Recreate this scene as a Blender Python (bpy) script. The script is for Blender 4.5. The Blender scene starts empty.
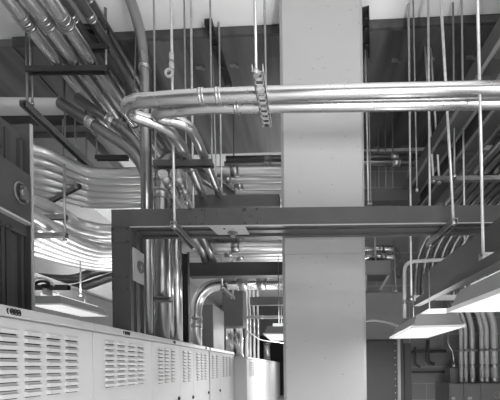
import bpy, math, random
from mathutils import Vector as V, Matrix
random.seed(7)
C = bpy.context.scene.collection
EYE = 1.6; F = 330.0; CX, CY = 300.0, 366.0; ROLL = 0.012

def P(px, py, Y):
    """place in the room (x right, y into the room, z up) seen at a photo pixel, Y metres in front of the camera"""
    ox, oy = px - CX, py - CY
    dx, dy = ox - ROLL*oy, oy + ROLL*ox
    return V((dx*Y/F, Y, EYE - dy*Y/F))
def W(x, y, h): return V((x, y, EYE + h))

# ------------------------------------------------------------------ materials
def mat(name, base, rough=0.5, metal=0.0, var=0.0, scale=6.0, stretch=(1,1,1), bump=0.0, rvar=0.0, spec=0.5):
    m = bpy.data.materials.new(name); m.use_nodes = True
    nt = m.node_tree; b = nt.nodes['Principled BSDF']
    b.inputs['Roughness'].default_value = rough; b.inputs['Metallic'].default_value = metal
    b.inputs['Specular IOR Level'].default_value = spec
    b.inputs['Base Color'].default_value = (base, base, base, 1)
    if var or bump or rvar:
        tc = nt.nodes.new('ShaderNodeTexCoord'); mp = nt.nodes.new('ShaderNodeMapping')
        mp.inputs['Scale'].default_value = stretch
        nz = nt.nodes.new('ShaderNodeTexNoise'); nz.inputs['Scale'].default_value = scale; nz.inputs['Detail'].default_value = 5
        nt.links.new(tc.outputs['Object'], mp.inputs[0]); nt.links.new(mp.outputs[0], nz.inputs['Vector'])
        if var:
            r = nt.nodes.new('ShaderNodeMapRange')
            r.inputs[1].default_value = 0.3; r.inputs[2].default_value = 0.7
            r.inputs[3].default_value = base*(1-var); r.inputs[4].default_value = min(1, base*(1+var))
            nt.links.new(nz.outputs['Fac'], r.inputs[0]); nt.links.new(r.outputs[0], b.inputs['Base Color'])
        if rvar:
            r2 = nt.nodes.new('ShaderNodeMapRange')
            r2.inputs[1].default_value = 0.3; r2.inputs[2].default_value = 0.7
            r2.inputs[3].default_value = max(.05, rough-rvar); r2.inputs[4].default_value = rough+rvar
            nt.links.new(nz.outputs['Fac'], r2.inputs[0]); nt.links.new(r2.outputs[0], b.inputs['Roughness'])
        if bump:
            bp = nt.nodes.new('ShaderNodeBump'); bp.inputs['Strength'].default_value = bump; bp.inputs['Distance'].default_value = .01
            nt.links.new(nz.outputs['Fac'], bp.inputs['Height']); nt.links.new(bp.outputs[0], b.inputs['Normal'])
    return m
def mat_emit(name, v, s):
    m = bpy.data.materials.new(name); m.use_nodes = True
    b = m.node_tree.nodes['Principled BSDF']
    b.inputs['Base Color'].default_value = (.8,.8,.8,1); b.inputs['Roughness'].default_value = .4
    b.inputs['Emission Color'].default_value = (v,v,v,1); b.inputs['Emission Strength'].default_value = s
    return m
def mat_speck(name, base, rough):
    m = mat(name, base, rough, 0, .05, 1.6, bump=.05)
    nt = m.node_tree; b = nt.nodes['Principled BSDF']
    src = b.inputs['Base Color'].links[0].from_socket
    tc = nt.nodes.new('ShaderNodeTexCoord'); vo = nt.nodes.new('ShaderNodeTexVoronoi'); vo.inputs['Scale'].default_value = 14
    vo.inputs['Randomness'].default_value = 1
    cr = nt.nodes.new('ShaderNodeMapRange'); cr.inputs[1].default_value = .05; cr.inputs[2].default_value = .075; cr.inputs[3].default_value = .35; cr.inputs[4].default_value = 1.0
    mx = nt.nodes.new('ShaderNodeMath'); mx.operation = 'MULTIPLY'
    nt.links.new(tc.outputs['Object'], vo.inputs['Vector']); nt.links.new(vo.outputs['Distance'], cr.inputs[0])
    nt.links.new(src, mx.inputs[0]); nt.links.new(cr.outputs[0], mx.inputs[1]); nt.links.new(mx.outputs[0], b.inputs['Base Color'])
    return m
def mat_block(name):
    m = mat(name, .3, .85)
    nt = m.node_tree; b = nt.nodes['Principled BSDF']
    tc = nt.nodes.new('ShaderNodeTexCoord'); mp = nt.nodes.new('ShaderNodeMapping'); mp.inputs['Rotation'].default_value = (math.pi/2, 0, 0)
    br = nt.nodes.new('ShaderNodeTexBrick')
    br.inputs['Scale'].default_value = 1.0; br.inputs['Brick Width'].default_value = .52; br.inputs['Row Height'].default_value = .26
    br.inputs['Mortar Size'].default_value = .008
    br.inputs['Color1'].default_value = (.2,.2,.2,1); br.inputs['Color2'].default_value = (.24,.24,.24,1); br.inputs['Mortar'].default_value = (.34,.34,.34,1)
    nt.links.new(tc.outputs['Object'], mp.inputs[0]); nt.links.new(mp.outputs[0], br.inputs['Vector']); nt.links.new(br.outputs['Color'], b.inputs['Base Color'])
    bp = nt.nodes.new('ShaderNodeBump'); bp.inputs['Strength'].default_value = .4; bp.invert = True
    nt.links.new(br.outputs['Fac'], bp.inputs['Height']); nt.links.new(bp.outputs[0], b.inputs['Normal'])
    return m
M = dict(
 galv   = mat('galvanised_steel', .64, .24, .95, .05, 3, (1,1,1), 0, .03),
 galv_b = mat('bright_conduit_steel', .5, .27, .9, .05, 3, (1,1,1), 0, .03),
 bank   = mat('satin_conduit_steel', .78, .42, .8, .05, 3),
 galv_w = mat('matte_conduit_zinc', .62, .5, .35, .1, 8),
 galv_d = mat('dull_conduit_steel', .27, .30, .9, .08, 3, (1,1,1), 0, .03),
 coup   = mat('coupling_steel', .52, .32, .95, .12, 20),
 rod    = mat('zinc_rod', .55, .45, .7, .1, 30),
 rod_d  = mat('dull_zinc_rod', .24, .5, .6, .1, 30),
 strut  = mat('zinc_strut', .30, .42, .8, .15, 14),
 strut_d= mat('dark_painted_strut', .035, .5, .1, .2, 14),
 bus    = mat('grey_bus_paint', .062, .42, 0, .10, 5, (1,1,1), .02),
 bus_l  = mat('light_bus_cover', .36, .4, 0, .06, 5),
 bus_d  = mat('dark_bus_paint', .045, .45, 0, .1, 5),
 cab    = mat('pale_cabinet_paint', .64, .42, 0, .04, 3),
 cab_t  = mat('cabinet_trim_paint', .58, .40, 0, .05, 6),
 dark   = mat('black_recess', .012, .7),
 bolt   = mat('dark_bolt', .05, .4, .6),
 col    = mat_speck('painted_column', .37, .6),
 ceil   = mat('white_ceiling_paint', .9, .8, 0, .05, 1.2),
 duct   = mat('streak_shaded_duct_sheet', .15, .40, .55, .5, 1.6, (3,.3,1), 0, .1),  # stretched noise paints shadow and reflection streaks into the sheet colour
 flange = mat('dark_duct_flange', .075, .6, .1, .4, 7, (1,1,1), .2),
 wall   = mat('pale_wall_paint', .62, .8, 0, .06, 1.5),
 wall_d = mat('grey_wall_paint', .20, .8, 0, .06, 1.5),
 floor  = mat('sealed_concrete', .58, .5, 0, .1, 2),
 block  = mat_block('concrete_block'),
 encl   = mat('grey_enclosure_paint', .17, .45, 0, .06, 4),
 encl_l = mat('light_enclosure_paint', .42, .45, 0, .05, 4),
 encl_d = mat('dark_enclosure_paint', .062, .45, 0, .08, 4),
 foil   = mat('shiny_duct_foil', .86, .22, 1, .08, 10, (8,8,.6), .15, .08),
 lamp_h = mat('fixture_grey_paint', .27, .4, 0, .03, 4),
 lamp_w = mat('fixture_white_paint', .82, .35),
 lens   = mat_emit('lit_diffuser', 1, .9),
 uplens = mat_emit('lit_top_lens', 1, 1.0),
 disc   = mat('knob_plate', .17, .35, .4),
 cable  = mat('pale_cable', .55, .5),
)

# ------------------------------------------------------------------ mesh builder (world coordinates)
class MB:
    def __init__(s): s.v=[]; s.f=[]; s.sm=[]; s.mi=[]; s.cur=0
    def _add(s, vs, fs, smooth=False):
        n=len(s.v); s.v += [V(a) for a in vs]
        for f in fs:
            s.f.append([n+i for i in f]); s.sm.append(smooth); s.mi.append(s.cur)
    def box(s, a, b):
        x0,x1=sorted((a[0],b[0])); y0,y1=sorted((a[1],b[1])); z0,z1=sorted((a[2],b[2]))
        s._add([(x0,y0,z0),(x1,y0,z0),(x1,y1,z0),(x0,y1,z0),(x0,y0,z1),(x1,y0,z1),(x1,y1,z1),(x0,y1,z1)],
               [(0,3,2,1),(4,5,6,7),(0,1,5,4),(1,2,6,5),(2,3,7,6),(3,0,4,7)]); return s
    def hexa(s, p):   # eight corners, bottom ring then top ring
        s._add(p, [(0,3,2,1),(4,5,6,7),(0,1,5,4),(1,2,6,5),(2,3,7,6),(3,0,4,7)]); return s
    def frame(s, p0, p1, up=None):
        p0,p1=V(p0),V(p1); d=(p1-p0).normalized()
        up = V(up) if up is not None else (V((0,0,1)) if abs(d.z)<.9 else V((0,1,0)))
        u=d.cross(up).normalized(); w=u.cross(d).normalized()
        return d,u,w
    def prism(s, prof, p0, p1, up=None):   # profile in (side, up)
        d,u,w=s.frame(p0,p1,up); n=len(prof); p0,p1=V(p0),V(p1)
        vs=[p0+u*a+w*b for a,b in prof]+[p1+u*a+w*b for a,b in prof]
        fs=[(i,(i+1)%n,n+(i+1)%n,n+i) for i in range(n)]+[tuple(range(n))[::-1],tuple(range(n,2*n))]
        s._add(vs,fs); return s
    def bar(s, p0, p1, wd, ht, up=None):
        return s.prism([(-wd/2,-ht/2),(wd/2,-ht/2),(wd/2,ht/2),(-wd/2,ht/2)],p0,p1,up)
    def cyl(s, p0, p1, r, n=12, r1=None): 
        d,u,w=s.frame(p0,p1); p0,p1=V(p0),V(p1); r1=r if r1 is None else r1
        ring=[(math.cos(2*math.pi*i/n),math.sin(2*math.pi*i/n)) for i in range(n)]
        k=len(s.v)
        s._add([p0+u*a*r+w*b*r for a,b in ring]+[p1+u*a*r1+w*b*r1 for a,b in ring],[(i,(i+1)%n,n+(i+1)%n,n+i) for i in range(n)],True)
        s.f += [[k+i for i in range(n)][::-1],[k+n+i for i in range(n)]]; s.sm += [False,False]; s.mi += [s.cur]*2
        return s
    def sweep(s, pts, r, n=16):
        pts=[V(p) for p in pts]; T=[]
        for i in range(len(pts)):
            a=pts[max(0,i-1)]; b=pts[min(len(pts)-1,i+1)]; T.append((b-a).normalized())
        up=V((0,0,1)) if abs(T[0].z)<.9 else V((0,1,0))
        u=T[0].cross(up).normalized(); k=len(s.v); vs=[]
        for i,p in enumerate(pts):
            if i: u=(u-T[i]*u.dot(T[i])).normalized()
            w=T[i].cross(u)
            vs+=[p+(u*math.cos(2*math.pi*j/n)+w*math.sin(2*math.pi*j/n))*r for j in range(n)]
        fs=[(i*n+j,(i*n+j+1)%n+i*n,(i*n+j+1)%n+(i+1)*n,(i+1)*n+j) for i in range(len(pts)-1) for j in range(n)]
        s._add(vs,fs,True)
        m=len(pts)-1
        s.f += [[k+j for j in range(n)][::-1],[k+m*n+j for j in range(n)]]; s.sm += [False,False]; s.mi += [s.cur]*2
        return s
    def disc(s, c, nrm, r, t, n=20):
        nrm=V(nrm).normalized(); return s.cyl(V(c),V(c)+nrm*t,r,n)
    def build(s, name, m, parent=None, bevel=0, origin=None):
        me=bpy.data.meshes.new(name)
        if parent is None:
            xs=[v.x for v in s.v]; ys=[v.y for v in s.v]; zs=[v.z for v in s.v]
            org=V(((min(xs)+max(xs))/2,(min(ys)+max(ys))/2,min(zs))) if origin is None else V(origin)
            off=org
        else: off=wloc(parent)
        me.from_pydata([tuple(v-off) for v in s.v],[],s.f); me.update()
        for mm in (m if isinstance(m,(list,tuple)) else [m]): me.materials.append(mm)
        me.polygons.foreach_set('use_smooth',s.sm); me.polygons.foreach_set('material_index',s.mi)
        import bmesh
        bm=bmesh.new(); bm.from_mesh(me); bmesh.ops.recalc_face_normals(bm,faces=bm.faces); bm.to_mesh(me); bm.free()
        o=bpy.data.objects.new(name,me); C.objects.link(o)
        if parent is None: o.location=off
        else: o.parent=parent
        if bevel:
            b=o.modifiers.new('bevel','BEVEL'); b.width=bevel; b.segments=2; b.limit_method='ANGLE'
        return o
def wloc(o):
    l=V((0,0,0))
    while o is not None: l+=V(o.location); o=o.parent
    return l
def tag(o, label, cat, group=None):
    o['label']=label; o['category']=cat
    if group: o['group']=group
    return o
def thing(name, label, cat, loc, group=None):
    o=bpy.data.objects.new(name,None); o.empty_display_size=.1; C.objects.link(o); o.location=V(loc); return tag(o,label,cat,group)
def struct(o): o['kind']='structure'; return o

def fillet(pts, rad, seg=9):
    pts=[V(p) for p in pts]; out=[pts[0]]
    for i in range(1,len(pts)-1):
        a,b,c=pts[i-1],pts[i],pts[i+1]
        rr=rad[i-1] if isinstance(rad,(list,tuple)) else rad
        l0=min(rr,(a-b).length*.49); l1=min(rr,(c-b).length*.49); l=min(l0,l1)
        s,e=b+(a-b).normalized()*l, b+(c-b).normalized()*l
        for k in range(seg+1):
            t=k/seg; out.append(s*(1-t)**2+b*2*t*(1-t)+e*t*t)
    out.append(pts[-1]); return out
def catmull(pts, seg=8):
    pts=[V(p) for p in pts]; out=[]
    q=[pts[0]*2-pts[1]]+pts+[pts[-1]*2-pts[-2]]
    for i in range(1,len(q)-2):
        for k in range(seg):
            t=k/seg; a,b,c,d=q[i-1:i+3]
            out.append(.5*((2*b)+(c-a)*t+(2*a-5*b+4*c-d)*t*t+(3*b-a-3*c+d)*t**3))
    out.append(pts[-1]); return out
def along(path, s):
    for a,b in zip(path,path[1:]):
        l=(b-a).length
        if s<=l: return a+(b-a)*(s/l),(b-a).normalized()
        s-=l
    return path[-1],(path[-1]-path[-2]).normalized()
def conduit(label, pts, r, m='galv', rad=.25, group=None, coup=(), curve=False, name='conduit', cat='conduit', clen=.09, n=16):
    path=catmull(pts) if curve else fillet(pts,rad)
    o=MB().sweep(path,r,n).build(name,M[m]); tag(o,label,cat,group)
    tot=sum((b-a).length for a,b in zip(path,path[1:]))
    for c in coup:
        p,d=along(path,c*tot if c>0 else -c)
        mb=MB(); mb.cyl(p-d*clen/2,p+d*clen/2,r*1.06,n)
        mb.cyl(p-d*clen/2,p-d*(clen/2-.012),r*1.12,n); mb.cyl(p+d*clen/2,p+d*(clen/2-.012),r*1.12,n)
        mb.build('coupling',M['coup'],o)
    return o
def strut_mesh(p0, p1, w=.041, h=.041, t=.006, open_dir=(0,0,-1), slots=False):
    mb=MB(); up=-V(open_dir)
    prof=[(-w/2,-h/2),(-w/2+t*1.6,-h/2),(-w/2+t*1.6,-h/2+t*.6),(-w/2+t,-h/2+t*.6),(-w/2+t,h/2-t),(w/2-t,h/2-t),(w/2-t,-h/2+t*.6),(w/2-t*1.6,-h/2+t*.6),(w/2-t*1.6,-h/2),(w/2,-h/2),(w/2,h/2),(-w/2,h/2)]
    mb.prism(prof,p0,p1,up); return mb
def rod(parent, p_bot, p_top, r=.008, m='rod', nut=True):
    mb=MB().cyl(p_bot,p_top,r,10); o=mb.build('threaded_rod',M[m],parent)
    if nut:
        d=(V(p_top)-V(p_bot)).normalized(); b=V(p_bot)
        MB().cyl(b-d*.004,b+d*.022,r*2.1,6).build('nut',M['coup' if m=='rod' else 'bolt'],o)
    return o
def hanger(label, s0, s1, rods, m='strut', rm='rod', r=.008, w=.045, h=.045, group=None, open_dir=(0,0,-1), cat='hanger'):
    s0,s1=V(s0),V(s1)
    t=thing('trapeze_hanger',label,cat,(s0+s1)/2,group)
    strut_mesh(s0,s1,w,h,.006,open_dir).build('strut',M[m],t)
    for a,b in rods: rod(t,a,b,r,rm)
    return t

# ------------------------------------------------------------------ the room
HC=3.4                                    # ceiling above eye level
struct(MB().box((-4.4,-4,-.1),(3.4,18.2,0)).build('floor',M['floor']))
struct(MB().box((-4.4,-4,EYE+HC),(3.4,18.2,EYE+HC+.12)).build('ceiling',M['ceil']))
struct(MB().box((-4.5,-4,0),(-4.35,18.2,EYE+HC)).build('wall_left',M['wall']))
struct(MB().box((3.3,-4,0),(3.45,5.4,EYE+HC)).build('wall_right',M['wall_d']))
struct(MB().box((.62,5.25,0),(3.4,5.4,EYE+HC)).build('wall_back_right',M['block']))
struct(MB().box((.62,5.4,0),(.75,18.2,EYE+HC)).build('wall_aisle',M['wall']))
struct(MB().box((-4.4,18.1,0),(.75,18.25,EYE+HC)).build('wall_back',M['wall_d']))
struct(MB().box((-4.4,-4.1,0),(3.4,-3.95,EYE+HC)).build('wall_front',M['encl_d']))

# wide flat duct under the ceiling (runs across the room, a little out of square)
def soffit(x0,x1,yb0,yb1):
    yf=lambda x: 3.29-.035*x
    z0,z1=EYE+3.32,EYE+HC-.002
    return [V((x0,yf(x0),z0)),V((x1,yf(x1),z0)),V((x1,yb1,z0)),V((x0,yb0,z0)),V((x0,yf(x0),z1)),V((x1,yf(x1),z1)),V((x1,yb1,z1)),V((x0,yb0,z1))], yf
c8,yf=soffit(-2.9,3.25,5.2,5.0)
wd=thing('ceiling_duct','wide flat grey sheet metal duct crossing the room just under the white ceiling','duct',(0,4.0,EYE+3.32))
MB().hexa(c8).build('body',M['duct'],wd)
fl=MB()
for k in range(24):
    xa=-2.9+k*6.15/24; xb=xa+6.15/24; j=random.uniform(-.012,.006)
    fl.hexa([V((xa,yf(xa)-.02,EYE+3.318+j)),V((xb,yf(xb)-.02,EYE+3.318+j*.3)),V((xb,yf(xb)+.01,EYE+3.318+j*.3)),V((xa,yf(xa)+.01,EYE+3.318+j)),
             V((xa,yf(xa)-.02,EYE+HC-.004)),V((xb,yf(xb)-.02,EYE+HC-.004)),V((xb,yf(xb)+.01,EYE+HC-.004)),V((xa,yf(xa)+.01,EYE+HC-.004))])
fl.build('edge_flange',M['flange'],wd)
for px,py in ((200,67),(234,65),(396,60),(430,58),(470,57),(376,147),(404,146)):
    Y=3.32*F/(CY-py-ROLL*(px-CX)); p=P(px,py,Y); p.z=EYE+3.32
    m=MB(); m.box(p+V((-.045,-.018,-.012)),p+V((.03,.018,0))); m.cyl(p+V((.04,0,-.03)),p+V((.04,0,0)),.012,8); m.build('clip',M['strut'],wd)
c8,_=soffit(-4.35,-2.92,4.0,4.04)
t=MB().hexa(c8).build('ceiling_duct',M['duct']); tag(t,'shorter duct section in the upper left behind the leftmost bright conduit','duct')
t=MB().box((-4.34,4.42,EYE+3.26),(-2.0,4.54,EYE+HC-.002)).build('steel_beam',M['bus_d']); tag(t,'dark steel beam against the white ceiling behind the conduits at upper left','beam')
t=MB().box((-4.34,4.6,EYE+3.22),(-2.95,6.6,EYE+HC-.002)).build('ceiling_duct',M['encl']); tag(t,'grey duct at the far left, behind the dark ceiling beam','duct')
for (a,b,lab) in (((208,20),(229,88),'dark strut fixed along the wide ceiling duct left of the column'),((365,8),(367,62),'dark strut fixed along the wide ceiling duct at the column right edge')):
    ya=3.3*F/(CY-a[1]-ROLL*(a[0]-CX)); yb=3.27*F/(CY-b[1]-ROLL*(b[0]-CX))
    A,B=P(*a,ya),P(*b,yb); A.z=B.z=EYE+3.29
    t=thing('ceiling_strut',lab,'strut',(A+B)/2)
    strut_mesh(A,B,.075,.05).build('channel',M['strut_d'],t)
    for f in (.12,.3,.62):
        q=A.lerp(B,f); MB().cyl(q+V((0,0,-.045)),q+V((0,0,-.02)),.022,6).build('bolt',M['bolt'],t)

# column
cA=P(283.4,366,2.9); cB=P(367,366,2.9); x0,x1=cA.x,cB.x; ch=.026
prof=[(x0+ch,2.9),(x1-ch,2.9),(x1,2.9+ch),(x1,3.2),(x1-ch,3.225),(x0+ch,3.225),(x0,3.2),(x0,2.9+ch)]
def vprism(mb, prof, z0, z1):
    n=len(prof); mb._add([(a,b,z0) for a,b in prof]+[(a,b,z1) for a,b in prof],[(i,(i+1)%n,n+(i+1)%n,n+i) for i in range(n)]+[tuple(range(n))[::-1],tuple(range(n,2*n))])
    return mb
ct=thing('column','wide pale speckled column with chamfered corners standing in the middle of the room','column',((x0+x1)/2,3.06,0))
zj=P(320,254,2.9).z
vprism(MB(),prof,0,zj-.002).build('lower_shaft',M['col'],ct); vprism(MB(),prof,zj,EYE+HC-.002).build('upper_shaft',M['col'],ct)

# ------------------------------------------------------------------ louvered cabinets
def louvers(cols, rows, xf, hs, wid, out=.017, lh=.025):
    mb=MB()
    for y in cols:
        for h in hs:
            z=EYE+h; a,b=y,y+wid
            # sloping hood, closed sides, open underneath
            pr=[(xf,z+lh/2),(xf+out*.85,z+lh*.3),(xf+out,z-lh*.36),(xf+out*.85,z-lh*.45),(xf,z-lh*.45)]
            mb.cur=0
            mb._add([(p[0],a+(.006 if i in(1,2,3) else 0),p[1]) for i,p in enumerate(pr)]+[(p[0],b-(.006 if i in(1,2,3) else 0),p[1]) for i,p in enumerate(pr)],
                    [(0,1,6,5),(1,2,7,6),(2,3,8,7),(0,4,3,2,1),(5,6,7,8,9)])
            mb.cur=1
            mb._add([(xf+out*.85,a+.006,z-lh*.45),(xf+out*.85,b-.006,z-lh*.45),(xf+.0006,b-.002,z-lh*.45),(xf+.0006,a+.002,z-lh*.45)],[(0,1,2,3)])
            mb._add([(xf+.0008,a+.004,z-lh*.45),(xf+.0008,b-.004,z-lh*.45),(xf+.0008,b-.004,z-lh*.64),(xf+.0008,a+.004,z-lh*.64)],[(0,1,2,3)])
            mb.cur=0
    return mb
def cabinet(label, ya, yb, xf, xb, top, cols, wid, nrow, hs0, pitch, marks=None, latch=None, capmat='cab_t', lip=.05):
    t=thing('switchgear_cabinet',label,'cabinet',((xf+xb)/2,(ya+yb)/2,0),'louvered switchgear cabinets in a row')
    MB().box((xb,ya+.002,0),(xf-.012,yb-.002,EYE+top-lip)).build('body',M['cab'],t)
    MB().box((xf-.012,ya+.003,.1),(xf,yb-.003,EYE+top-lip-.006)).build('door',M['cab'],t,bevel=.002)
    pr=[(xf-.012,top-lip),(xf+.012,top-lip),(xf+.016,top-lip+.006),(xf+.008,top-.004),(xf-.004,top),(xb,top),(xb,top-lip)]
    mb=MB(); n=len(pr)
    mb._add([(a,ya+.001,EYE+b) for a,b in pr]+[(a,yb-.001,EYE+b) for a,b in pr],[(i,(i+1)%n,n+(i+1)%n,n+i) for i in range(n)]+[tuple(range(n))[::-1],tuple(range(n,2*n))])
    mb.build('top_cap',M[capmat],t)
    for cy_ in (cols or []):
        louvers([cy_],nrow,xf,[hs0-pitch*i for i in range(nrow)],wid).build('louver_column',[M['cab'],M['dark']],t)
    if marks:
        for k,my in enumerate(marks):
            mm=MB(); c=V((xf+.012,my,EYE+top-lip*.55)); R=.013
            ang=[math.pi*.62+i*math.pi*.76/8 for i in range(9)] if k==0 else [i*2*math.pi/16 for i in range(17)]
            mm.sweep([c+V((0.0015,R*.7*math.cos(a),R*math.sin(a))) for a in ang],.0032,6)
            if k: mm.disc(c,(1,0,0),.006,.004,10)
            mm.build('vent_ring',M['dark'],t)
    if latch:
        c=V((xf,latch[0],EYE+latch[1])); mm=MB(); mm.box(c+V((0,-.012,-.02)),c+V((.012,.012,.02))); mm.cyl(c+V((.012,0,0)),c+V((.02,0,0)),.01,10)
        mm.build('latch',M['bolt'],t)
    return t
XF=-1.3
YY=lambda x: 429.0/(300-x)
cabinet('nearest louvered cabinet at the left edge of the photo, partly cut off',1.28,YY(93),XF,-2.25,.286,[1.417,1.554,1.690,1.826],.1,9,.171,.0362,[1.462,1.478,1.497,1.514])
cabinet('second louvered cabinet from the left, below the foot of the dark vertical duct',YY(93),YY(152),XF,-2.25,.286,[2.2,2.344,2.492,2.634],.106,9,.176,.0362,[2.42,2.44,2.465,2.49])
cabinet('third louvered cabinet, below the bundle of vertical conduits',YY(152),YY(180),XF,-2.25,.286,[3.02,3.16,3.32],.108,10,.176,.034,[3.36,3.385,3.41],(3.52,-.33))
cabinet('narrow fourth louvered cabinet with two louver columns, left of the bent conduit',YY(180),YY(193.5),XF,-2.25,.286,[3.66,3.82],.11,10,.176,.036,None,(3.985,-.36))
cabinet('fifth louvered cabinet, directly below the bent conduit',YY(193.5),YY(209.5)-.03,XF,-2.25,.286,[4.14,4.32,4.49],.12,10,.172,.036,[4.5,4.53,4.56],(4.66,-.36))
cabinet('sixth louvered cabinet, just past the wide dark gap in the row',YY(209.5)+.03,YY(220.5),XF,-2.25,.286,[4.88,5.12],.13,10,.172,.036,None,(5.33,-.38))
cabinet('seventh louvered cabinet, last before the plain end panel that steps out',YY(220.5),6.49,XF,-2.25,.286,[5.55,5.8,6.05],.17,10,.172,.036)
y=6.5
cabinet('plain pale end panel of the farther cabinet run, stepping out into the aisle',6.5,6.72,-1.05,-2.2,.2,None,0,0,0,0)
nm=['first','second','third','fourth','fifth','sixth','seventh','eighth','ninth','tenth','eleventh']
y=6.72
for k in range(11):
    w=.95
    cabinet('bright far cabinet, %s one behind the stepped-out end panel'%nm[k],y,y+w,-1.05,-2.2,.2,[y+.15,y+.38,y+.61] if k<3 else None,.16,9,.1,.036,None,None)
    y+=w

# ------------------------------------------------------------------ main bus duct across the room with its vertical leg
YB0,YB1=2.56,2.81
hT,hB=1.233,1.094
bx0,bx1,legx=P(111.5,240,YB0).x,2.9,-1.306
bd=thing('bus_duct','large dark grey bus duct crossing the column, turning down at its left end','bus duct',(bx0,YB0,EYE+.1))
pr=[(YB0,hB),(YB0,hT),(YB1,hT),(YB1,hB),(YB1-.035,hB),(YB1-.035,hB+.02),(2.72,hB+.02),(2.72,hB+.006),(2.665,hB+.006),(2.665,hB+.02),(YB0+.04,hB+.02),(YB0+.04,hB)]
def xprism(mb,pr,xa,xb):
    n=len(pr); mb._add([(xa,a,EYE+b) for a,b in pr]+[(xb,a,EYE+b) for a,b in pr],[(i,(i+1)%n,n+(i+1)%n,n+i) for i in range(n)]+[tuple(range(n))[::-1],tuple(range(n,2*n))]); return mb
xprism(MB(),pr,legx+.0,bx1).build('horizontal_run',M['bus'],bd,bevel=.002)
MB().box((bx0,YB0,EYE+hB+.001),(legx-.001,YB1,EYE+hT)).build('elbow',M['bus'],bd,bevel=.002)
lp=[(bx0,YB0),(legx,YB0),(legx,YB0+.04),(legx-.02,YB0+.04),(legx-.02,2.665),(legx-.006,2.665),(legx-.006,2.72),(legx-.02,2.72),(legx-.02,YB1-.035),(legx,YB1-.035),(legx,YB1),(bx0,YB1)]
vprism(MB(),lp,EYE+.287,EYE+hB).build('vertical_leg',M['bus'],bd,bevel=.002)
# light lips along the lower front edge
MB().box((legx,YB0-.004,EYE+hB-.003),(bx1,YB0+.006,EYE+hB+.004)).build('edge_lip',M['bus_l'],bd)
def joint_x(pa,pb):
    xa,xb=P(pa,216,YB0).x,P(pb,216,YB0).x
    m=MB(); m.box((xa,YB0-.006,EYE+hB+.004),(xb,YB0,EYE+hT-.002)); o=m.build('joint_cover',M['bus'],bd,bevel=.001)
    for fx in (.14,.86):
        for fz in (.1,.88):
            MB().disc((xa+(xb-xa)*fx,YB0-.006,EYE+hB+(hT-hB)*fz),(0,-1,0),.009,.006,6).build('bolt',M['bolt'],o)
    MB().disc(((xa+xb)/2,YB0-.006,EYE+(hB+hT)/2),(0,-1,0),.006,.004,6).build('bolt',M['bolt'],o)
joint_x(188,204.5); joint_x(243,259.5)
def joint_l(ya,yb):
    za,zb=P(122,ya,YB0).z,P(122,yb,YB0).z
    o=MB().box((bx0+.002,YB0-.006,zb),(legx-.002,YB0,za)).build('joint_cover',M['bus'],bd,bevel=.001)
    for fx in (.1,.88):
        for fz in (.13,.87): MB().disc((bx0+(legx-bx0)*fx,YB0-.006,zb+(za-zb)*fz),(0,-1,0),.009,.006,6).build('bolt',M['bolt'],o)
    MB().disc((bx0+(legx-bx0)*.12,YB0-.006,(za+zb)/2),(0,-1,0),.005,.004,6).build('bolt',M['bolt'],o)
joint_l(227.5,243); joint_l(275,291)
# small bolt heads
for px in (217,231,300,352,390): MB().disc(P(px,213 if px%2 else 222,YB0),(0,-1,0),.004,.004,6).build('bolt',M['bolt'],bd)
# pale cover plate with a round handle under the run and on the leg
xa,xb=P(209,226,YB0).x,P(245,226,YB0).x
cp=MB().hexa([V((xa,YB0+.002,EYE+hB-.006)),V((xb,YB0+.002,EYE+hB-.006)),V((xb+.01,YB1-.09,EYE+hB-.006)),V((xa+.03,YB1-.09,EYE+hB-.006)),
              V((xa,YB0+.002,EYE+hB)),V((xb,YB0+.002,EYE+hB)),V((xb+.01,YB1-.09,EYE+hB)),V((xa+.03,YB1-.09,EYE+hB))]).build('cover_plate',M['bus_l'],bd)
c=V(((xa+xb)/2+.02,YB0+.12,EYE+hB-.006)); kb=MB(); kb.disc(c,(0,0,-1),.042,.008); kb.disc(c,(0,0,-1),.02,.026,14); kb.box(c+V((-.012,-.034,-.03)),c+V((.012,.034,-.008))); kb.build('handle',M['disc'],cp)
MB().disc(V((xa+.11,YB0+.035,EYE+hB-.006)),(0,0,-1),.008,.004).build('hole_plug',M['dark'],cp)
zp0,zp1=P(138,283,2.68).z,P(138,251,2.68).z
cp=MB().box((legx,YB0+.03,zp0),(legx+.012,YB1-.05,zp1)).build('cover_plate',M['bus_l'],bd,bevel=.002)
c=V((legx+.012,2.69,(zp0+zp1)/2)); kb=MB(); kb.disc(c,(1,0,0),.05,.008); kb.disc(c,(1,0,0),.022,.025,14); kb.box(c+V((.008,-.012,-.04)),c+V((.03,.012,.04))); kb.build('handle',M['disc'],cp)

# left bus riser at the picture edge
XR=-1.62
br=thing('bus_riser','dark grey vertical bus riser with ribbed side at the left edge, above the cabinets','bus duct',(-1.8,1.8,EYE+.287))
ztop=P(8,114,1.8).z
r8=[]
MB().box((-2.0,1.2,EYE+.287),(XR,1.93,EYE+1.38)).build('body',M['bus'],br)
for ya,yb,zz in ((1.775,1.795,1.33),(1.805,1.835,1.33),(1.90,1.92,1.33)):
    MB().box((XR,ya,EYE+.287),(XR+.022,yb,EYE+zz)).build('rib',M['bus_d'],br)
MB().box((-2.02,1.932,EYE+.287),(-1.57,1.95,EYE+1.435)).build('end_flange',M['bus_d'],br)
MB().box((-1.57,1.936,EYE+.287),(-1.561,1.95,EYE+1.44)).build('flange_edge',M['bus_l'],br)
bxm=MB(); bxm.box((XR,1.2,EYE+.85),(XR+.06,1.93,EYE+1.13)); bo=bxm.build('plug_box',M['bus'],br,bevel=.004)
MB().box((XR,1.2,EYE+.84),(XR+.066,1.93,EYE+.852)).build('lip',M['bus_l'],bo)
MB().box((XR,1.2,EYE+.775),(XR+.03,1.93,EYE+.84)).build('lower_rail',M['bus'],br)
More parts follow.
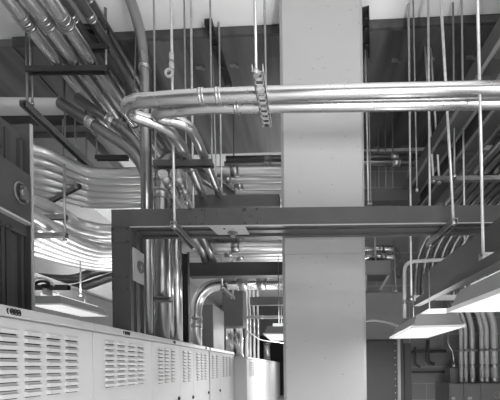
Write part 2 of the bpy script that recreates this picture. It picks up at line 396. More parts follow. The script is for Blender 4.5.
c=V((XR+.06,1.855,EYE+.99)); kb=MB()
kb.sweep([c+V((.006,.045*math.cos(a),.055*math.sin(a))) for a in [i*2*math.pi/20 for i in range(21)]],.006,8)
kb.disc(c,(1,0,0),.02,.03,14); kb.box(c+V((.01,-.012,-.04)),c+V((.028,.012,.04))); kb.build('handle',M['disc'],bo)
for yy,zz in ((1.74,.78),(1.80,.78),(1.74,1.18)):
    MB().disc(V((XR,yy,EYE+zz)),(1,0,0),.012,.05,8).build('bolt',M['bolt'],br)

# ------------------------------------------------------------------ the pair of horizontal conduits and their U bends
hp=1.6
pairA=[W(3.0,1.905,hp),W(.5,1.928,hp),W(-.5,1.95,hp),W(-.85,1.972,hp),W(-.98,1.987,hp),W(-1.045,2.032,hp),W(-1.035,2.092,hp),W(-.96,2.14,hp),W(-.892,2.195,hp),W(-.85,2.29,hp),W(-.845,2.5,hp),W(-.88,3.0,hp),W(-.9,3.5,1.56),W(-.9,4.9,1.55)]
conduit('upper bright conduit of the close pair crossing the column, outer U bend at left',pairA,.039,'galv_b',curve=True,coup=(-3.46,-3.56,-4.75),clen=.03)
pairB=[W(3.0,2.02,hp),W(.5,2.03,hp),W(-.5,2.033,hp),W(-.74,2.055,hp),W(-.85,2.066,hp),W(-.89,2.092,hp),W(-.865,2.12,hp),W(-.8,2.143,hp),W(-.74,2.175,hp),W(-.708,2.26,hp),W(-.712,2.56,hp),W(-.727,3.0,hp),W(-.74,3.5,1.56),W(-.74,4.9,1.55)]
conduit('lower bright conduit of the close pair crossing the column, inner U bend at left',pairB,.035,'galv_b',curve=True,coup=(-3.37,-3.2,-4.45),clen=.03)
conduit('bright conduit on the sloping rack, leftmost under the black strut',[W(-1.02,2.5,1.468),W(-1.09,3.0,1.5),W(-1.12,3.4,1.55),W(-1.12,4.9,1.55)],.036,'galv_b',.16,coup=(-.12,-.3))
conduit('bright conduit on the sloping rack, second from left under the black strut',[W(-.92,2.5,1.468),W(-.985,3.0,1.5),W(-1.01,3.4,1.55),W(-1.01,4.9,1.55)],.036,'galv_b',.16,coup=(-.12,-.3))
hanger('black strut across the sloping conduit rack above the dark bus duct',W(-1.08,2.49,hp-.066),W(-.64,2.49,hp-.066),[(W(-1.07,2.49,hp-.09),W(-1.07,2.49,HC)),(W(-.645,2.49,hp-.09),W(-.645,2.49,HC))],'strut_d','rod_d',.007)

# slotted strut under the pair
ss=thing('trapeze_hanger','slotted strut hanger under the pair of bright conduits, left of the column','hanger',W(-.225,1.95,1.55))
A=P(257.5,70,1.735); B=P(267,126,2.14); B.z=A.z=EYE+1.552
d=(B-A).normalized(); u=d.cross(V((0,0,1))).normalized(); L=(B-A).length
mb=MB(); wS=.06
for s_ in (-1,1): mb.bar(A+u*s_*(wS/2-.005),B+u*s_*(wS/2-.005),.012,.004); mb.bar(A+u*s_*(wS/2-.002)+V((0,0,.018)),B+u*s_*(wS/2-.002)+V((0,0,.018)),.004,.04)
k=0; s=0
while s<L-.01:
    mb.bar(A+d*s,A+d*min(L,s+.017),wS-.01,.004); s+=.0405
mb.build('strut',M['bus_l'],ss)
mb=MB(); mb.bar(A+V((0,0,.012)),A+d*.012+V((0,0,.012)),wS,.05); 
rod(ss,A+d*.02+V((-.01,0,.0)),W(A.x-.02,A.y+.02,HC),.008,'rod'); rod(ss,B-d*.02,W(B.x-.01,B.y-.02,HC),.007,'rod_d')
# rods holding the bus duct
def rodthing(label, p0, p1, r=.009, m='rod', group=None, extra=None):
    r*=.8
    t=thing('hanger_rod',label,'rod',p0,group)
    MB().cyl(p0,p1,r,10).build('threaded_rod',M[m],t)
    dd=(V(p1)-V(p0)).normalized(); p0=V(p0)
    MB().cyl(p0,p0+dd*.03,r*1.9,6).build('nut',M['coup'],t)
    return t
hz=hB-.03
A=P(173.5,225,2.45); A.z=EYE+hz; B=V((A.x,2.95,EYE+hz))
top=W(A.x,2.45,HC)
h1=hanger('strut hanger under the left part of the dark bus duct, on a bright rod',A,B,[(A+V((0,.02,-.02)),top),(B+V((0,-.03,-.02)),W(B.x,2.92,HC))],'strut','rod',.0105)
q=P(169,58,2.45); q.x=A.x
cpl=MB(); cpl.cyl(q+V((0,0,-.02)),q+V((0,0,.03)),.018,8); cpl.cyl(q+V((0,0,-.09)),q+V((0,0,-.04)),.02,8); cpl.build('rod_coupling',M['bus_l'],h1)
rg=MB(); cc=q+V((-.012,-.02,-.13)); rg.sweep([cc+V((.026*math.cos(a),0,.026*math.sin(a))) for a in [i*2*math.pi/18 for i in range(19)]],.01,8); rg.build('ring_clamp',M['bus_l'],h1)
A=P(455,223,2.45); A.z=EYE+hz; B=V((A.x,2.95,EYE+hz))
hanger('strut hanger under the right part of the dark bus duct',A,B,[(A+V((0,.02,-.02)),P(440.5,-6,2.45)),(B+V((0,-.03,-.02)),W(B.x+.01,2.92,HC))],'strut','rod',.0105)

# ------------------------------------------------------------------ three tier trapeze upper left with conduits along the room
YT=3.117
tx1=P(106,40,YT).x; tx0=P(27,70,YT).x
tt=thing('trapeze_hanger','three-tier dark strut rack hanging from the ceiling, holding the upper left conduits','hanger',(tx1,YT,EYE+2.77))
for py,xa in ((29,P(84,29,YT).x),(48,P(78,48,YT).x),(70,tx0)):
    z=P(95,py,YT).z; strut_mesh(V((xa,YT,z)),V((tx1+.02,YT,z)),.05,.05).build('strut',M['strut_d'],tt)
rod(tt,V((tx1,YT,P(106,72,YT).z)),V((tx1,YT,EYE+HC)),.011,'rod_d')
for xr in (tx0+.03,):
    rod(tt,V((xr,YT,P(27,72,YT).z)),V((xr,YT,EYE+HC)),.008,'rod_d')
zt=[P(95,py,YT).z-EYE for py in (29,48,70)]
names=['leftmost','second','third']
rr=.06
for k,px in enumerate((58,75,92)):
    x=P(px,63,YT).x; h=zt[2]+.025+rr
    conduit('bright thick conduit on the lowest strut at upper left, %s of three'%names[k],
        [W(x,1.2,h),W(x,5.6,h)],rr,'galv',.35,coup=(-1.52,-1.56,-(2.5+.12*k)),group='upper left conduits',clen=.05)
for k,(px,ti,lab) in enumerate(((88.5,1,'dull conduit on the middle strut of the upper left rack'),(92,0,'dull conduit on the top strut of the upper left rack'),(103,1,'dull conduit at the right end of the middle strut, upper left rack'),(100,0,'dull conduit at the right end of the top strut, upper left rack'))):
    py=(29,48)[ti]; x=P(px,py-6,YT).x; h=zt[ti]+.025+.045
    if k>=2: x+=.02
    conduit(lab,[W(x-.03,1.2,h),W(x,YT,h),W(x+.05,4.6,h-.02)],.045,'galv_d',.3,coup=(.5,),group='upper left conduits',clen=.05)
hanger('short black strut behind the tall pipe, under the diagonal conduits',P(96,158,3.62),P(128,158,3.62),[(P(97,158,3.62),W(P(97,158,3.62).x,3.62,3.3)),(P(127,158,3.62),W(P(127,158,3.62).x,3.62,3.3))],'strut_d','rod_d')
# two diagonal conduits
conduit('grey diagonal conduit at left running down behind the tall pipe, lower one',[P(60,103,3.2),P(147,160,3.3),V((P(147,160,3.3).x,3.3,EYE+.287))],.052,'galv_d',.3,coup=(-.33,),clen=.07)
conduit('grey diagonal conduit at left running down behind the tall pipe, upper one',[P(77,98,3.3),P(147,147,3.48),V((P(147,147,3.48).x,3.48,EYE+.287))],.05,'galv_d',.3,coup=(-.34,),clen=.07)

# tall pipe and vertical bundle
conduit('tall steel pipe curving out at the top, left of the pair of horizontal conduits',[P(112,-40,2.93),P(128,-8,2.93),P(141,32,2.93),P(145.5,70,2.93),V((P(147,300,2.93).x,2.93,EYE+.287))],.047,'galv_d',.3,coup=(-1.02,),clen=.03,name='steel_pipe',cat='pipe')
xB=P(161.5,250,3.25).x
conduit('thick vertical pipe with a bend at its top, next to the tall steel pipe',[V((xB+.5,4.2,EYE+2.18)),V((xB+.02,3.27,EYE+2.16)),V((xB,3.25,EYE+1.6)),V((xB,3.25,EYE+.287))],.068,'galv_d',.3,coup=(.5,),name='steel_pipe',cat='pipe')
xD=P(177,290,3.62).x
conduit('vertical conduit at the right of the bundle under the bus duct, above the third cabinet',[V((xD,3.62,EYE+2.0)),V((xD,3.62,EYE+.287))],.056,'galv',name='steel_pipe',cat='pipe')
xC=P(169,290,3.5).x
conduit('slim vertical conduit in the middle of the bundle above the third cabinet',[V((xC,3.5,EYE+2.0)),V((xC,3.5,EYE+.287))],.048,'galv',name='steel_pipe',cat='pipe')
pw=P(186,300,3.85)
t=thing('strut_post','dark vertical strut post between the conduit bundle and the thick bent conduit','post',V((pw.x,3.85,EYE+.286)))
strut_mesh(V((pw.x,3.85,EYE+.287)),V((pw.x,3.85,EYE+1.33)),.075,.05,open_dir=(0,-1,0)).build('channel',M['strut_d'],t)
MB().box((pw.x-.07,3.8,EYE+.286),(pw.x+.05,3.92,EYE+.294)).build('foot_plate',M['strut'],t)
MB().cyl((pw.x+.045,3.82,EYE+.287),(pw.x+.045,3.82,EYE+1.33),.012,8).build('side_tube',M['strut'],t)
sp=thing('pipe_strap','dark strap strut across the vertical bundle of conduits above the third cabinet','strap',P(160,298,3.14))
a=P(149,299,3.13); b=P(172,300,3.13); strut_mesh(a,b,.05,.05,open_dir=(0,-1,0)).build('strut',M['strut'],sp)
for p in (a,b): MB().disc(p+V((0,-.026,0)),(0,-1,0),.016,.012,6).build('bolt',M['rod'],sp)

# ------------------------------------------------------------------ conduit banks (run across the room, bend toward the camera at left)
tiers=[(2.34,'upper',[(98,0),(80,-.09),(62,-.26),(48,-.37),(36,-.43),(10,-.55),(-40,-.8)]),
       (1.67,'middle',[(106,0),(90,-.08),(76,-.2),(62,-.42),(42,-.63),(20,-.8),(-40,-1.1)]),
       (1.43,'lower',[(108,0),(86,-.16),(66,-.42),(50,-.65),(36,-.85),(15,-1.05),(-40,-1.4)])]
ordn=['nearest','second','third','fourth','fifth','farthest']
for h,nmx,offs in tiers:
    for i in range(6):
        Yi=3.95+i*.152; k=1-.05*i
        pts=[W(.5,Yi,h),W(.2,Yi,h),W(-1.2,Yi,h),W(-1.9,Yi,h)]
        for px,of in offs:
            Y=Yi+of*k; pts.append(W((px-CX+2)*Y/F,Y,h))
        path=catmull(pts,6)
        o=MB().sweep(path,.056,14).build('conduit',M['bank'])
        tag(o,'bright sweeping conduit in the curved bank at left, %s tier, %s of the six'%(nmx,ordn[i]),'conduit','%s tier of the curved conduit bank'%nmx)
        p,d=along(path,.5+.75+.12*(i%2)); MB().cyl(p-d*.05,p+d*.05,.063,14).build('coupling',M['coup'],o)
        p,d=along(path,.5+1.6+.12*(i%2)); MB().cyl(p-d*.05,p+d*.05,.063,14).build('coupling',M['coup'],o)

def rods2(pts,hz0): return [(p,V((p.x,p.y,EYE+hz0))) for p in pts]
A=W(-2.59,3.12,2.52); B=W(-2.59,4.13,2.52)
hanger('long double strut running into the room above the curved conduits at left',A,B,rods2([A+V((0,.05,0)),B+V((0,-.45,0)),B+V((0,-.08,0))],3.3),'strut','rod_d',.01,w=.07,h=.06)
A=P(49,199,4.43); B=P(80,182,4.03); A.z=B.z=EYE+2.235
hanger('strut under the upper tier of the curved conduit bank',A,B,rods2([B+V((-.05,.0,-.03))],3.2)+rods2([A.lerp(B,.5)+V((0,0,-.03))],3.2),'strut','rod',.009)
for py,Y,hh,lab in ((218.5,3.42,1.57,'middle'),(236.5,3.3,1.335,'lower')):
    A=P(15,py,Y); B=P(67,py,Y); A.z=B.z=EYE+hh
    hanger('strut under the %s tier of the curved conduit bank'%lab,A,B,rods2([B+V((-.02,0,-.06))],hh+.55)+rods2([A+V((.03,0,0))],hh+.5),'strut','rod',.009)

# dark beams behind
for pa,pb,ya,yb,Yb,lab in ((189,282,194.5,206.5,3.05,'upper dark horizontal beam behind the bus duct, left of the column'),(189,290,262,275,4.0,'lower dark horizontal beam behind the bus duct, over the bent conduit'),(362,420,189,200,4.0,'dark horizontal beam right of the column, just above the bus duct')):
    a=P(pa,ya,Yb); b=P(pb,yb,Yb); b.x=min(b.x,-.17) if Yb<3.5 else b.x
    mid_=(pa+pb)/2
    zt_,zb_=P(mid_,ya,Yb).z,P(mid_,yb,Yb).z
    t=thing('dark_beam',lab,'beam',((a.x+b.x)/2,Yb+.05,zb_))
    mb=MB(); mb.box((a.x,Yb,zb_),(b.x,Yb+.1,zt_)); mb.build('web',M['bus_d'],t,bevel=.002)
    mb=MB(); mb.box((a.x,Yb-.012,zb_-.01),(b.x,Yb+.11,zb_)); mb.build('lower_flange',M['encl_d'],t)
    for f in (.06,.2,.42,.55,.8,.93): MB().disc(V((a.x+(b.x-a.x)*f,Yb,zt_-.02 if int(f*100)%2 else zb_+.02)),(0,-1,0),.007,.006,6).build('bolt',M['bolt'],t)
# bent conduit in the centre
xE=P(196,330,4.35).x; hE=P(240,284,4.35).z-EYE
conduit('thick bent conduit rising behind the cabinets and turning right, left of the column',[V((xE,4.35,EYE+.287)),W(xE,4.35,hE),W(.45,4.35,hE)],.078,'galv',.42,coup=(.12,.52,.62),clen=.14,n=20)
A=P(222,276,4.15); B=V((A.x+.02,4.75,A.z)); A.z=B.z=EYE+hE-.1
hanger('strut hanger under the thick bent conduit',A,B,[(A,W(A.x,4.15,2.9)),(B+V((0,-.03,0)),W(B.x,4.72,2.9))],'strut','rod',.0105)

conduit('dull conduit bend showing below the bus duct, left one at the lower dark beam',[P(172,205,3.45),P(190,231,3.55),P(201,249,3.7),P(206,263,4.05)],.045,'galv_d',curve=True)
conduit('dull conduit bend showing below the bus duct, right one at the lower dark beam',[P(184,205,3.45),P(200,233,3.58),P(209,250,3.72),P(214,263,4.05)],.045,'galv_d',curve=True)
# boxes and shiny ducts beyond
t=thing('junction_box','grey box standing on the cabinets, right of the thick bent conduit','box',(-1.42,5.4,EYE+.28))
xa,xb=P(201,330,5.08).x,-1.325
zt1=P(208,304,5.08).z
MB().box((xa,5.08,EYE+.286),(xb,5.8,zt1)).build('body',M['encl_l'],t,bevel=.004)
MB().box((xa+.01,5.066,EYE+.3),(xb-.006,5.08,zt1-.01)).build('front_cover',M['encl'],t,bevel=.002)
t=thing('hanging_box','plain grey panel box hanging below the thick bent conduit','box',(-1.28,6.3,EYE+.8))
a=P(222,288,6.2); b=P(243,326,6.2)
MB().box((a.x,6.2,b.z),(b.x,6.6,a.z)).build('body',M['encl'],t,bevel=.003)
MB().box((a.x+.01,6.19,b.z+.01),(b.x-.01,6.2,a.z-.01)).build('cover',M['encl'],t)
for cx,r,lab in ((230.5,.1,'shiny vertical foil duct under the grey hanging box, left one'),(239,.085,'shiny vertical foil duct under the grey hanging box, right one')):
    x=P(cx,340,6.95).x
    m=MB().cyl((x,6.95,EYE+.2),(x,6.95,P(cx,326,6.95).z),r,20); o=m.build('foil_duct',M['foil']); tag(o,lab,'duct')
    MB().cyl((x,6.95,EYE+.2),(x,6.95,EYE+.25),r*1.1,20).build('collar',M['coup'],o)
for k,px in enumerate((246.5,250,254,258)):
    x=P(px,330,8.5+.3*k).x
    conduit('thin far vertical conduit over the farther cabinets, %s from the left'%['first','second','third','fourth'][k],[V((x,8.5+.3*k,EYE+.2)),V((x,8.5+.3*k,EYE+2.4))],.035 if k else .05,'galv',group='far vertical conduits',n=10,coup=(.3,))
a=P(250,297,7.6);b=P(330,304,7.6)
t=MB().box((a.x,7.6,b.z),(.6,7.75,a.z)).build('far_bus_duct',M['encl']); tag(t,'grey horizontal duct far down the aisle beside the column','bus duct')
a=P(246,317.5,8.0)
conduit('white horizontal pipe far down the aisle beside the column',[V((a.x,8.0,a.z)),V((.6,8.0,a.z))],.04,'cable',name='white_pipe',cat='pipe',coup=(.2,))
struct(MB().box(P(256,336,18.05),(P(292,336,18.05).x,18.12,0)).build('door_1',M['dark']))
x=P(267,350,15.5).x
o=MB().cyl((x,15.5,EYE+.2),(x,15.5,P(267,343,15.5).z),.16,18).build('foil_duct',M['foil']); tag(o,'shiny vertical duct at the far end of the aisle in front of the dark doorway','duct')
MB().cyl((x,15.5,P(267,343,15.5).z-.06),(x,15.5,P(267,343,15.5).z),.18,18).build('collar',M['coup'],o)
conduit('pale cable drooping over the far cabinets beside the shiny ducts',[P(243,325,7.2),P(252,334,7.6),P(262,340,8.2),P(283,343,9)],.012,'cable',curve=True,name='cable',cat='cable',n=8)

# ------------------------------------------------------------------ hanging light fixtures
def fixture(label, x0, x1, y0, y1, h, ht=.09, lamp=18, up=10, hang=None, yaw=0):
    t=thing('light_fixture',label,'light',((x0+x1)/2,(y0+y1)/2,EYE+h),'hanging linear light fixtures')
    z=EYE+h; w=x1-x0; s=.12*w
    b=[V((x0,y0,z)),V((x1,y0,z)),V((x1,y1,z)),V((x0,y1,z))]; tp=[V((x0+s,y0+.03,z+ht)),V((x1-s,y0+.03,z+ht)),V((x1-s,y1-.03,z+ht)),V((x0+s,y1-.03,z+ht))]
    MB().hexa(b+tp).build('housing',M['lamp_h'],t,bevel=.003)
    MB().box((x0+.006,y0+.006,z-.004),(x1-.006,y1-.006,z+.001)).build('diffuser',M['lens'],t)
    xm=(x0+x1)/2
    mb=MB(); tb=.006
    mb.box((x0-tb,y0-tb,z-.006),(x0+.004,y1+tb,z+.012)); mb.box((x1-.004,y0-tb,z-.006),(x1+tb,y1+tb,z+.012)); mb.box((x0,y0-tb,z-.006),(x1,y0+.004,z+.008)); mb.box((x0,y1-.004,z-.006),(x1,y1+tb,z+.008))
    mb.build('rim',M['lamp_w'],t)
    MB().box((xm-.06,y0+.02,z+ht),(xm+.06,y1-.02,z+ht+.03)).build('top_lens',M['uplens'],t)
    for yy in (y0+.2,y1-.2):
        MB().cyl((xm,yy,z+ht+.03),(xm,yy,z+(hang or .3)),.004,8).build('stem',M['rod_d'],t)
    def al(name,loc,rot,pw):
        l=bpy.data.lights.new(name,'AREA'); l.shape='RECTANGLE'; l.size=w*.9; l.size_y=(y1-y0)*.95; l.energy=pw
        o=bpy.data.objects.new(name,l); C.objects.link(o); o.parent=t; o.location=V(loc)-V(t.location); o.rotation_euler=rot
    t.rotation_euler.z=yaw
    if lamp: al('lamp_down',(xm,(y0+y1)/2,z-.012),(0,0,0),lamp)
    if up: al('lamp_up',(xm,(y0+y1)/2,z+ht+.045),(math.pi,0,0),up)
    return t
fixture('hanging light fixture at the right edge, nearest one',.695,1.01,.55,1.54,.248,hang=.42,lamp=9,up=6)
fixture('hanging light fixture right of the column, over the block wall corner',.957-.165,.957+.165,2.6-.44,2.6+.44,.248,hang=.42,lamp=9,up=5,yaw=-.105)
fixture('hanging light fixture behind the cabinets at left, under the curved conduits',-2.95,-2.6,3.6,4.47,.708,ht=.1,hang=.22,lamp=16,up=11)
fixture('hanging light fixture just left of the column, down the aisle',-.41,-.08,3.75,4.7,.37,hang=.95,lamp=32,up=12)
fixture('hanging light fixture over the farther cabinets, out of sight behind the column',-.3,.05,8,9.4,.9,hang=HC,lamp=170,up=60)
fixture('hanging light fixture near the far end of the aisle',-.3,.05,12,13.6,.9,hang=HC,lamp=60,up=22)
fixture('added fill light fixture behind the camera, unseen, second row at right',1.9,2.2,-1.3,0,.25,hang=HC-.25,lamp=260,up=190)  # unseen fixture, added so floor bounce lights the cabinets and conduits
fixture('added fill light fixture behind the camera, unseen, in line with the right row',.7,1.02,-1.2,-.1,.25,hang=HC-.25,lamp=180,up=190)  # unseen fixture, added to brighten the column, cabinets and ceiling
fixture('hanging light fixture far at left behind the conduit banks',-3.4,-3.0,6.2,7.4,1.2,hang=HC,lamp=10,up=40)

# tray / bus above the right fixtures
tr=thing('bus_duct','dark grey bus duct running into the room above the right light fixtures','bus duct',W(1.25,2.2,.645))
MB().box(W(1.15,.8,.655),W(1.165,3.05,.835)).build('side_plate',M['bus'],tr)
MB().box(W(1.165,.8,.67),W(1.42,3.05,.82)).build('body',M['bus'],tr)
MB().box(W(1.15,.8,.645),W(1.23,3.05,.655)).build('bottom_flange',M['encl'],tr)
MB().box(W(1.26,.8,.655),W(1.30,3.05,.67)).build('bottom_rib',M['encl_l'],tr)
t=thing('rail','dark rail carrying the right light fixtures, below the bus duct','rail',W(.93,2,.42))
MB().bar(W(1.0,.7,.53),W(1.0,2.78,.53),.035,.06).build('channel',M['encl_d'],t)
MB().bar(W(.99,.7,.495),W(.99,2.78,.495),.06,.008).build('flange',M['encl_d'],t)
for yy,lab in ((1.92,'nearer'),(3.08,'farther')):
    A=W(1.06,yy,.62); B=W(1.6,yy,.62)
    hanger('pale strut bracket under the right bus duct, %s one on its own rods'%lab,A,B,([(W(1.075,yy,.6),W(1.075-.03,yy,HC))] if yy<2 else [])+[(W(1.55,yy,.6),W(1.55,yy,HC))],'rod','rod',.009)
# thin bent conduit beside the far fixture
conduit('thin pale conduit bending over right of the column, under the bus duct',[P(404.5,318,3.3),P(404.5,262,3.3),P(455,259,3.3),P(500,256,3.4)],.018,'cable',.1,coup=(.1,),clen=.05,n=10)

# ------------------------------------------------------------------ upper right: ducts and conduits into the room
def duct(label,x0,x1,h0,h1,y0,y1,m='encl_d'):
    t=thing('bus_duct',label,'bus duct',W((x0+x1)/2,(y0+y1)/2,h0))
    MB().box(W(x0,y0,h0),W(x1,y1,h1)).build('body',M[m],t,bevel=.003)
    MB().box(W(x0-.012,y0,h0-.006),W(x0+.02,y1,h0+.004)).build('edge_lip',M['encl'],t)
    MB().box(W(x1-.02,y0,h0-.006),W(x1+.012,y1,h0+.004)).build('edge_lip',M['encl'],t)
    for yy in (2.35,3.25):
        MB().box(W(x0+.02,yy,h0-.03),W(x0+.12,yy+.12,h0)).build('joint_block',M['bus_d'],t)
duct('dark duct running into the room at upper right, left one of the two',1.386,1.56,2.2,2.36,1.0,4.9)
duct('dark duct running into the room at upper right, right one of the two',1.62,1.8,2.1,2.3,1.0,4.9)
od7=['first','second','third','fourth','fifth','sixth','seventh']
for k,x in enumerate((1.84,1.945,2.05,2.155,2.26,2.365,2.47)):
    conduit('grey conduit on the right rack, sweeping down past the duct, %s from left'%od7[k],
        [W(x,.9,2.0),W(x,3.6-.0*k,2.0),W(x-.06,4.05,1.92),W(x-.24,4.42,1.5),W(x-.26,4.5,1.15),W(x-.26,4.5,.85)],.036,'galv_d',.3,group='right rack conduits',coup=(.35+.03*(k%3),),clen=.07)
A=W(1.40,3.45,1.935); B=W(2.6,3.45,1.935)
hanger('strut hanger under the right rack of conduits',A,B,[(A+V((.02,0,-.03)),P(421.5,-6,3.45)),(A+V((.09,.02,-.03)),P(427,-6,3.47)),(B+V((-.03,0,-.03)),W(2.57,3.45,HC))],'strut','rod',.011)
A=W(1.3,2.4,2.04);B=W(1.9,2.4,2.04)
# single rods on the right
def prod(label,a,b,Y,r,m,group=None,Y2=None):
    p0=P(a[0],a[1],Y); p1=P(b[0],b[1],Y2 or Y)
    p1.z=min(p1.z,EYE+HC); return rodthing(label,p0,p1,r,m,group)
prod('bright hanger rod right of the column, running behind the pair of conduits and bus duct',(411.5,300),(408.5,4),3.1,.0125,'rod')
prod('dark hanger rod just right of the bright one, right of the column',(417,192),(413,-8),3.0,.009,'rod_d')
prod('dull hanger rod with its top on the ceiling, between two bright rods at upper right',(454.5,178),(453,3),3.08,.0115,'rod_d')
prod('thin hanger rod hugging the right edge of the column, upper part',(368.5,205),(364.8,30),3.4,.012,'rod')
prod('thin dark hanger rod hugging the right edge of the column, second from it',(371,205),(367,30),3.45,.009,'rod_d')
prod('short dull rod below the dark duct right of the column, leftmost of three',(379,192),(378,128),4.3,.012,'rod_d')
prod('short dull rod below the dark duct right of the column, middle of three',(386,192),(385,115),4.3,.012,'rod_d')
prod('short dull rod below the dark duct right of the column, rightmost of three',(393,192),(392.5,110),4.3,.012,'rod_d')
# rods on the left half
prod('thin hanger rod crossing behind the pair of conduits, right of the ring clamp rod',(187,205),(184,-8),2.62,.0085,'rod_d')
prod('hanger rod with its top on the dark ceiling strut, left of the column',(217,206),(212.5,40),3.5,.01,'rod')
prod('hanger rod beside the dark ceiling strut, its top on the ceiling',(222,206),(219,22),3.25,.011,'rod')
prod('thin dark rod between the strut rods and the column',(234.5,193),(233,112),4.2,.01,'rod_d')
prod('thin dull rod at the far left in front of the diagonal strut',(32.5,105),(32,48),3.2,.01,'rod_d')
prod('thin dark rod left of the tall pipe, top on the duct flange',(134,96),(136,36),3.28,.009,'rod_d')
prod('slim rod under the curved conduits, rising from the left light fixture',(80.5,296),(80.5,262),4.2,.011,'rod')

# horizontal far conduits under the wide duct
for k,(py,h,m_) in enumerate(((158.5,2.62,'galv_d'),(164,2.5,'galv'))):
    Y=h*F/(CY-py)
    conduit('far horizontal conduit under the wide duct, %s of two, both sides of the column'%('upper','lower')[k],[W(-.9,Y,h),W(1.75,Y,h)],.04,m_,coup=(.2,.5,.8))

# ------------------------------------------------------------------ right of the column: enclosures, wall, conduits
t=thing('electrical_enclosure','large grey enclosure right of the column with a darker door below','cabinet',(1.05,4.3,0))
xa=.78; xb=P(403,340,4.2).x; zt_=P(385,292.5,4.2).z; zm=P(385,339,4.2).z
MB().box((xa,4.2,zm),(xb,4.75,zt_)).build('upper_box',M['encl'],t,bevel=.004)
MB().box((xa,4.26,0),(xb+.02,4.75,zm)).build('body',M['encl_d'],t)
dr=MB().box((xa,4.245,.1),(P(397,370,4.25).x,4.26,zm-.02)).build('door',M['encl_d'],t,bevel=.002)
for k in range(9): MB().disc(V((P(395,340,4.24).x,4.245,zm-.06-.09*k)),(0,-1,0),.007,.005,8).build('screw',M['rod'],dr)
MB().box((P(398,370,4.2).x,4.2,0),(P(400.6,370,4.2).x,4.26,zm)).build('corner_post',M['encl_l'],t)
t=thing('electrical_enclosure','narrow dark enclosure beside the grey one, in front of the block wall','cabinet',(1.36,4.5,0))
MB().box((P(401.5,370,4.4).x+.03,4.4,0),(P(411.5,370,4.4).x,4.8,P(405,343,4.4).z)).build('body',M['encl_d'],t,bevel=.003)
MB().box((P(401.5,370,4.4).x+.04,4.39,.1),(P(411.5,370,4.4).x-.01,4.4,P(405,346,4.4).z)).build('door',M['encl_d'],t)
conduit('pale cable arching from the column across the grey enclosure',[P(362,322,4.0),P(372,320.5,3.9),P(386,322,3.7),P(398,326,3.2)],.012,'cable',curve=True,name='cable',cat='cable',n=8)
t=thing('hanging_box','small grey box hanging right of the column, below the bus duct','box',P(379,268,4.4))
a=P(365,260.5,4.4); b=P(391,274.5,4.4)
MB().box((a.x,4.4,b.z),(b.x,4.75,a.z)).build('body',M['encl'],t,bevel=.003)
MB().box((a.x,4.42,b.z-.2),(a.x+.03,4.5,b.z)).build('bracket',M['strut'],t); MB().bar(V((b.x-.02,4.45,b.z)),V((b.x-.14,4.45,b.z-.2)),.03,.03).build('bracket',M['encl_l'],t)
MB().cyl((P(377,240,4.4).x,4.5,a.z),(P(377,240,4.4).x,4.5,EYE+1.9),.011,8).build('rod',M['rod'],t)
for k,(px,py) in enumerate(((370,249),(372,257))):
    Y=4.6; p=P(px,py,Y)
    conduit('short far conduit behind the small hanging box, %s one'%('upper','lower')[k],[V((p.x-.2,Y,p.z)),V((p.x+.35,Y,p.z)),V((p.x+.5,Y+.3,p.z-.1)),V((p.x+.55,Y+.6,p.z-.1))],.045,'galv',.12,coup=(.3,))
prod('bright rod right of the small hanging box, ending above the grey enclosure',(396,292),(394,240),4.15,.0135,'rod_d')
# wall conduits
xw=[P(px,350,4.85).x for px in (461,465.5,472,481.5,486.5,494)]
rw=[.026,.026,.036,.033,.033,.05]
ow=['first','second','third','fourth','fifth','sixth']
for k,(x,r) in enumerate(zip(xw,rw)):
    conduit('vertical wall conduit at right rising from the grey wall boxes, %s from the left'%ow[k],[W(x,4.85,-.27),W(x,4.85,.62),W(x-.12,4.9,.95),W(x-.12,4.95,1.7)],r,'galv_w',.2,group='wall conduits above the boxes',coup=(.02,.12),clen=.05,n=12)
sp=thing('pipe_strap','strut strap across the wall conduits at right','strap',P(478,353,4.83))
MB().bar(W(xw[0]-.06,4.92,.2),W(xw[-1]+.3,4.92,.2),.03,.04).build('strut',M['strut'],sp)
for x,r in zip(xw,rw): MB().box(W(x-r-.012,4.80-r*.1,.185),W(x+r+.012,4.9,.215)).build('clamp',M['coup'],sp)
labs=['left grey wall box under the slim wall conduits','middle grey wall box under the wall conduits','right grey wall box with a round mark, at the photo corner']
e=[P(449,386,4.75).x,P(463.5,386,4.75).x,P(481,386,4.75).x,P(512,386,4.75).x]
for k in range(3):
    t=thing('wall_box',labs[k],'box',((e[k]+e[k+1])/2,4.9,EYE-1.1))
    MB().box((e[k]+.004,4.75,EYE-1.1),(e[k+1]-.004,5.24,EYE-.28)).build('body',M['encl'],t,bevel=.004)
    MB().box((e[k]+.02,4.74,EYE-1.08),(e[k+1]-.02,4.75,EYE-.3)).build('cover',M['encl'],t,bevel=.002)
    if k==2: MB().sweep([P(497,395,4.73)+V((.045*math.cos(a),0,.045*math.sin(a))) for a in [i*2*math.pi/20 for i in range(21)]],.004,6).build('round_mark',M['encl_l'],t)
    else: MB().box(P(452 if k==0 else 468,397,4.735),P(455 if k==0 else 472,399.5,4.74)).build('nameplate',M['encl_l'],t)
t=thing('wall_box','taller grey box on the block wall, left of the wall conduits','box',P(454,386,4.95))
MB().box(P(450,368,4.95),P(458.5,395,5.2)).build('body',M['encl'],t,bevel=.004)
MB().cyl(P(454,368,5.0),P(454,363,5.0),.03,10).build('hub',M['coup'],t)
conduit('thin crooked conduit dropping to the taller grey wall box',[P(454,366,5.0),P(453,352,5.0),P(448,344,5.0),P(448,318,5.0),P(448,280,5.0)],.014,'galv',.06,n=10)
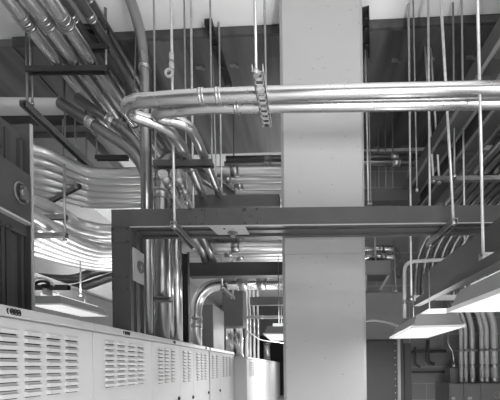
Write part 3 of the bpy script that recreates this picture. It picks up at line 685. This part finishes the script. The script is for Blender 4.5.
# wall brackets and pipes on the block wall
def wallpipe(label,pts,r): return conduit(label,pts,r,'encl_d',.12,name='wall_pipe',cat='pipe',n=12)
wallpipe('dark horizontal pipe low on the block wall behind the far fixture',[P(412,372,5.15),P(446,372,5.15)],.016)
wallpipe('dark pipe on the block wall just below the far fixture',[P(410,352,5.12),P(446,351,5.12)],.025)
wallpipe('dark pipe loop hanging on the block wall, left one',[P(415,347,5.1),P(415,364,5.1),P(420,367,5.1)],.02)
wallpipe('dark pipe loop hanging on the block wall, right one',[P(428,340,5.08),P(427,362,5.08),P(434,364,5.08)],.028)

# ------------------------------------------------------------------ behind the cabinets at left
t=thing('switchgear_cabinet','large pale enclosure behind the cabinets at left, with a sloping top edge in view','cabinet',(-3.6,5,0))
MB().box((-4.1,3.0,0),(-3.2,7.2,EYE+1.13)).build('body',M['encl_l'],t,bevel=.006)
MB().box((-4.12,2.98,EYE+1.13),(-3.18,7.22,EYE+1.165)).build('top_cap',M['encl_l'],t)
hanger('black strut bar across the pale enclosure at left, above the light fixture',P(22,287.5,3.3),P(69,287.5,3.3),[(P(26,287,3.3),P(26,262,3.3))],'strut_d','rod_d')
conduit('pale cable loop on the black strut bar at left',[P(30,284,3.28),P(36,278.5,3.28),P(46,279,3.28),P(52,283,3.28),P(54.5,286,3.28)],.012,'cable',curve=True,name='cable',cat='cable',n=8)
conduit('dark coiled cable lying on the black strut bar at left',[P(33,286,3.27),P(38,282,3.26),P(45,281.5,3.27),P(49,284.5,3.27),P(42,285.5,3.25)],.014,'dark',curve=True,name='cable',cat='cable',n=8)
t=MB().box(P(42,288.3,3.27),P(53,296,3.36)).build('junction_box',M['encl_l'],None,bevel=.004); tag(t,'small pale junction box under the black strut bar at left','box')
conduit('dull lower conduit sweeping behind the bus duct leg at left, upper one',[P(30,277,4.9),P(70,279,5.3),P(95,272,5.6),P(135,262,5.7)],.07,'galv_d',curve=True,group='low sweeping conduits')
conduit('dull lower conduit sweeping behind the bus duct leg at left, lower one',[P(60,292,5.2),P(85,286,5.5),P(112,277,5.7),P(140,270,5.8)],.07,'galv_d',curve=True,group='low sweeping conduits')

# ------------------------------------------------------------------ camera, world, view
cam=bpy.data.cameras.new('camera'); co=bpy.data.objects.new('camera',cam); C.objects.link(co)
cam.sensor_width=36; cam.lens=36*F/500; cam.shift_x=-(CX-250)/500; cam.shift_y=(CY-200)/500
cam.clip_start=.05; cam.clip_end=100
co.location=(0,0,EYE); co.rotation_euler=(math.pi/2,0,0)
co.matrix_world=Matrix.Translation((0,0,EYE))@Matrix.Rotation(math.pi/2,4,'X')@Matrix.Rotation(-ROLL,4,'Z')
bpy.context.scene.camera=co
w=bpy.data.worlds.new('world'); bpy.context.scene.world=w; w.use_nodes=True
w.node_tree.nodes['Background'].inputs[0].default_value=(.05,.05,.05,1)
vs=bpy.context.scene.view_settings; vs.view_transform='Standard'; vs.look='None'; vs.exposure=-0.55; vs.gamma=1; vs.use_curve_mapping=False
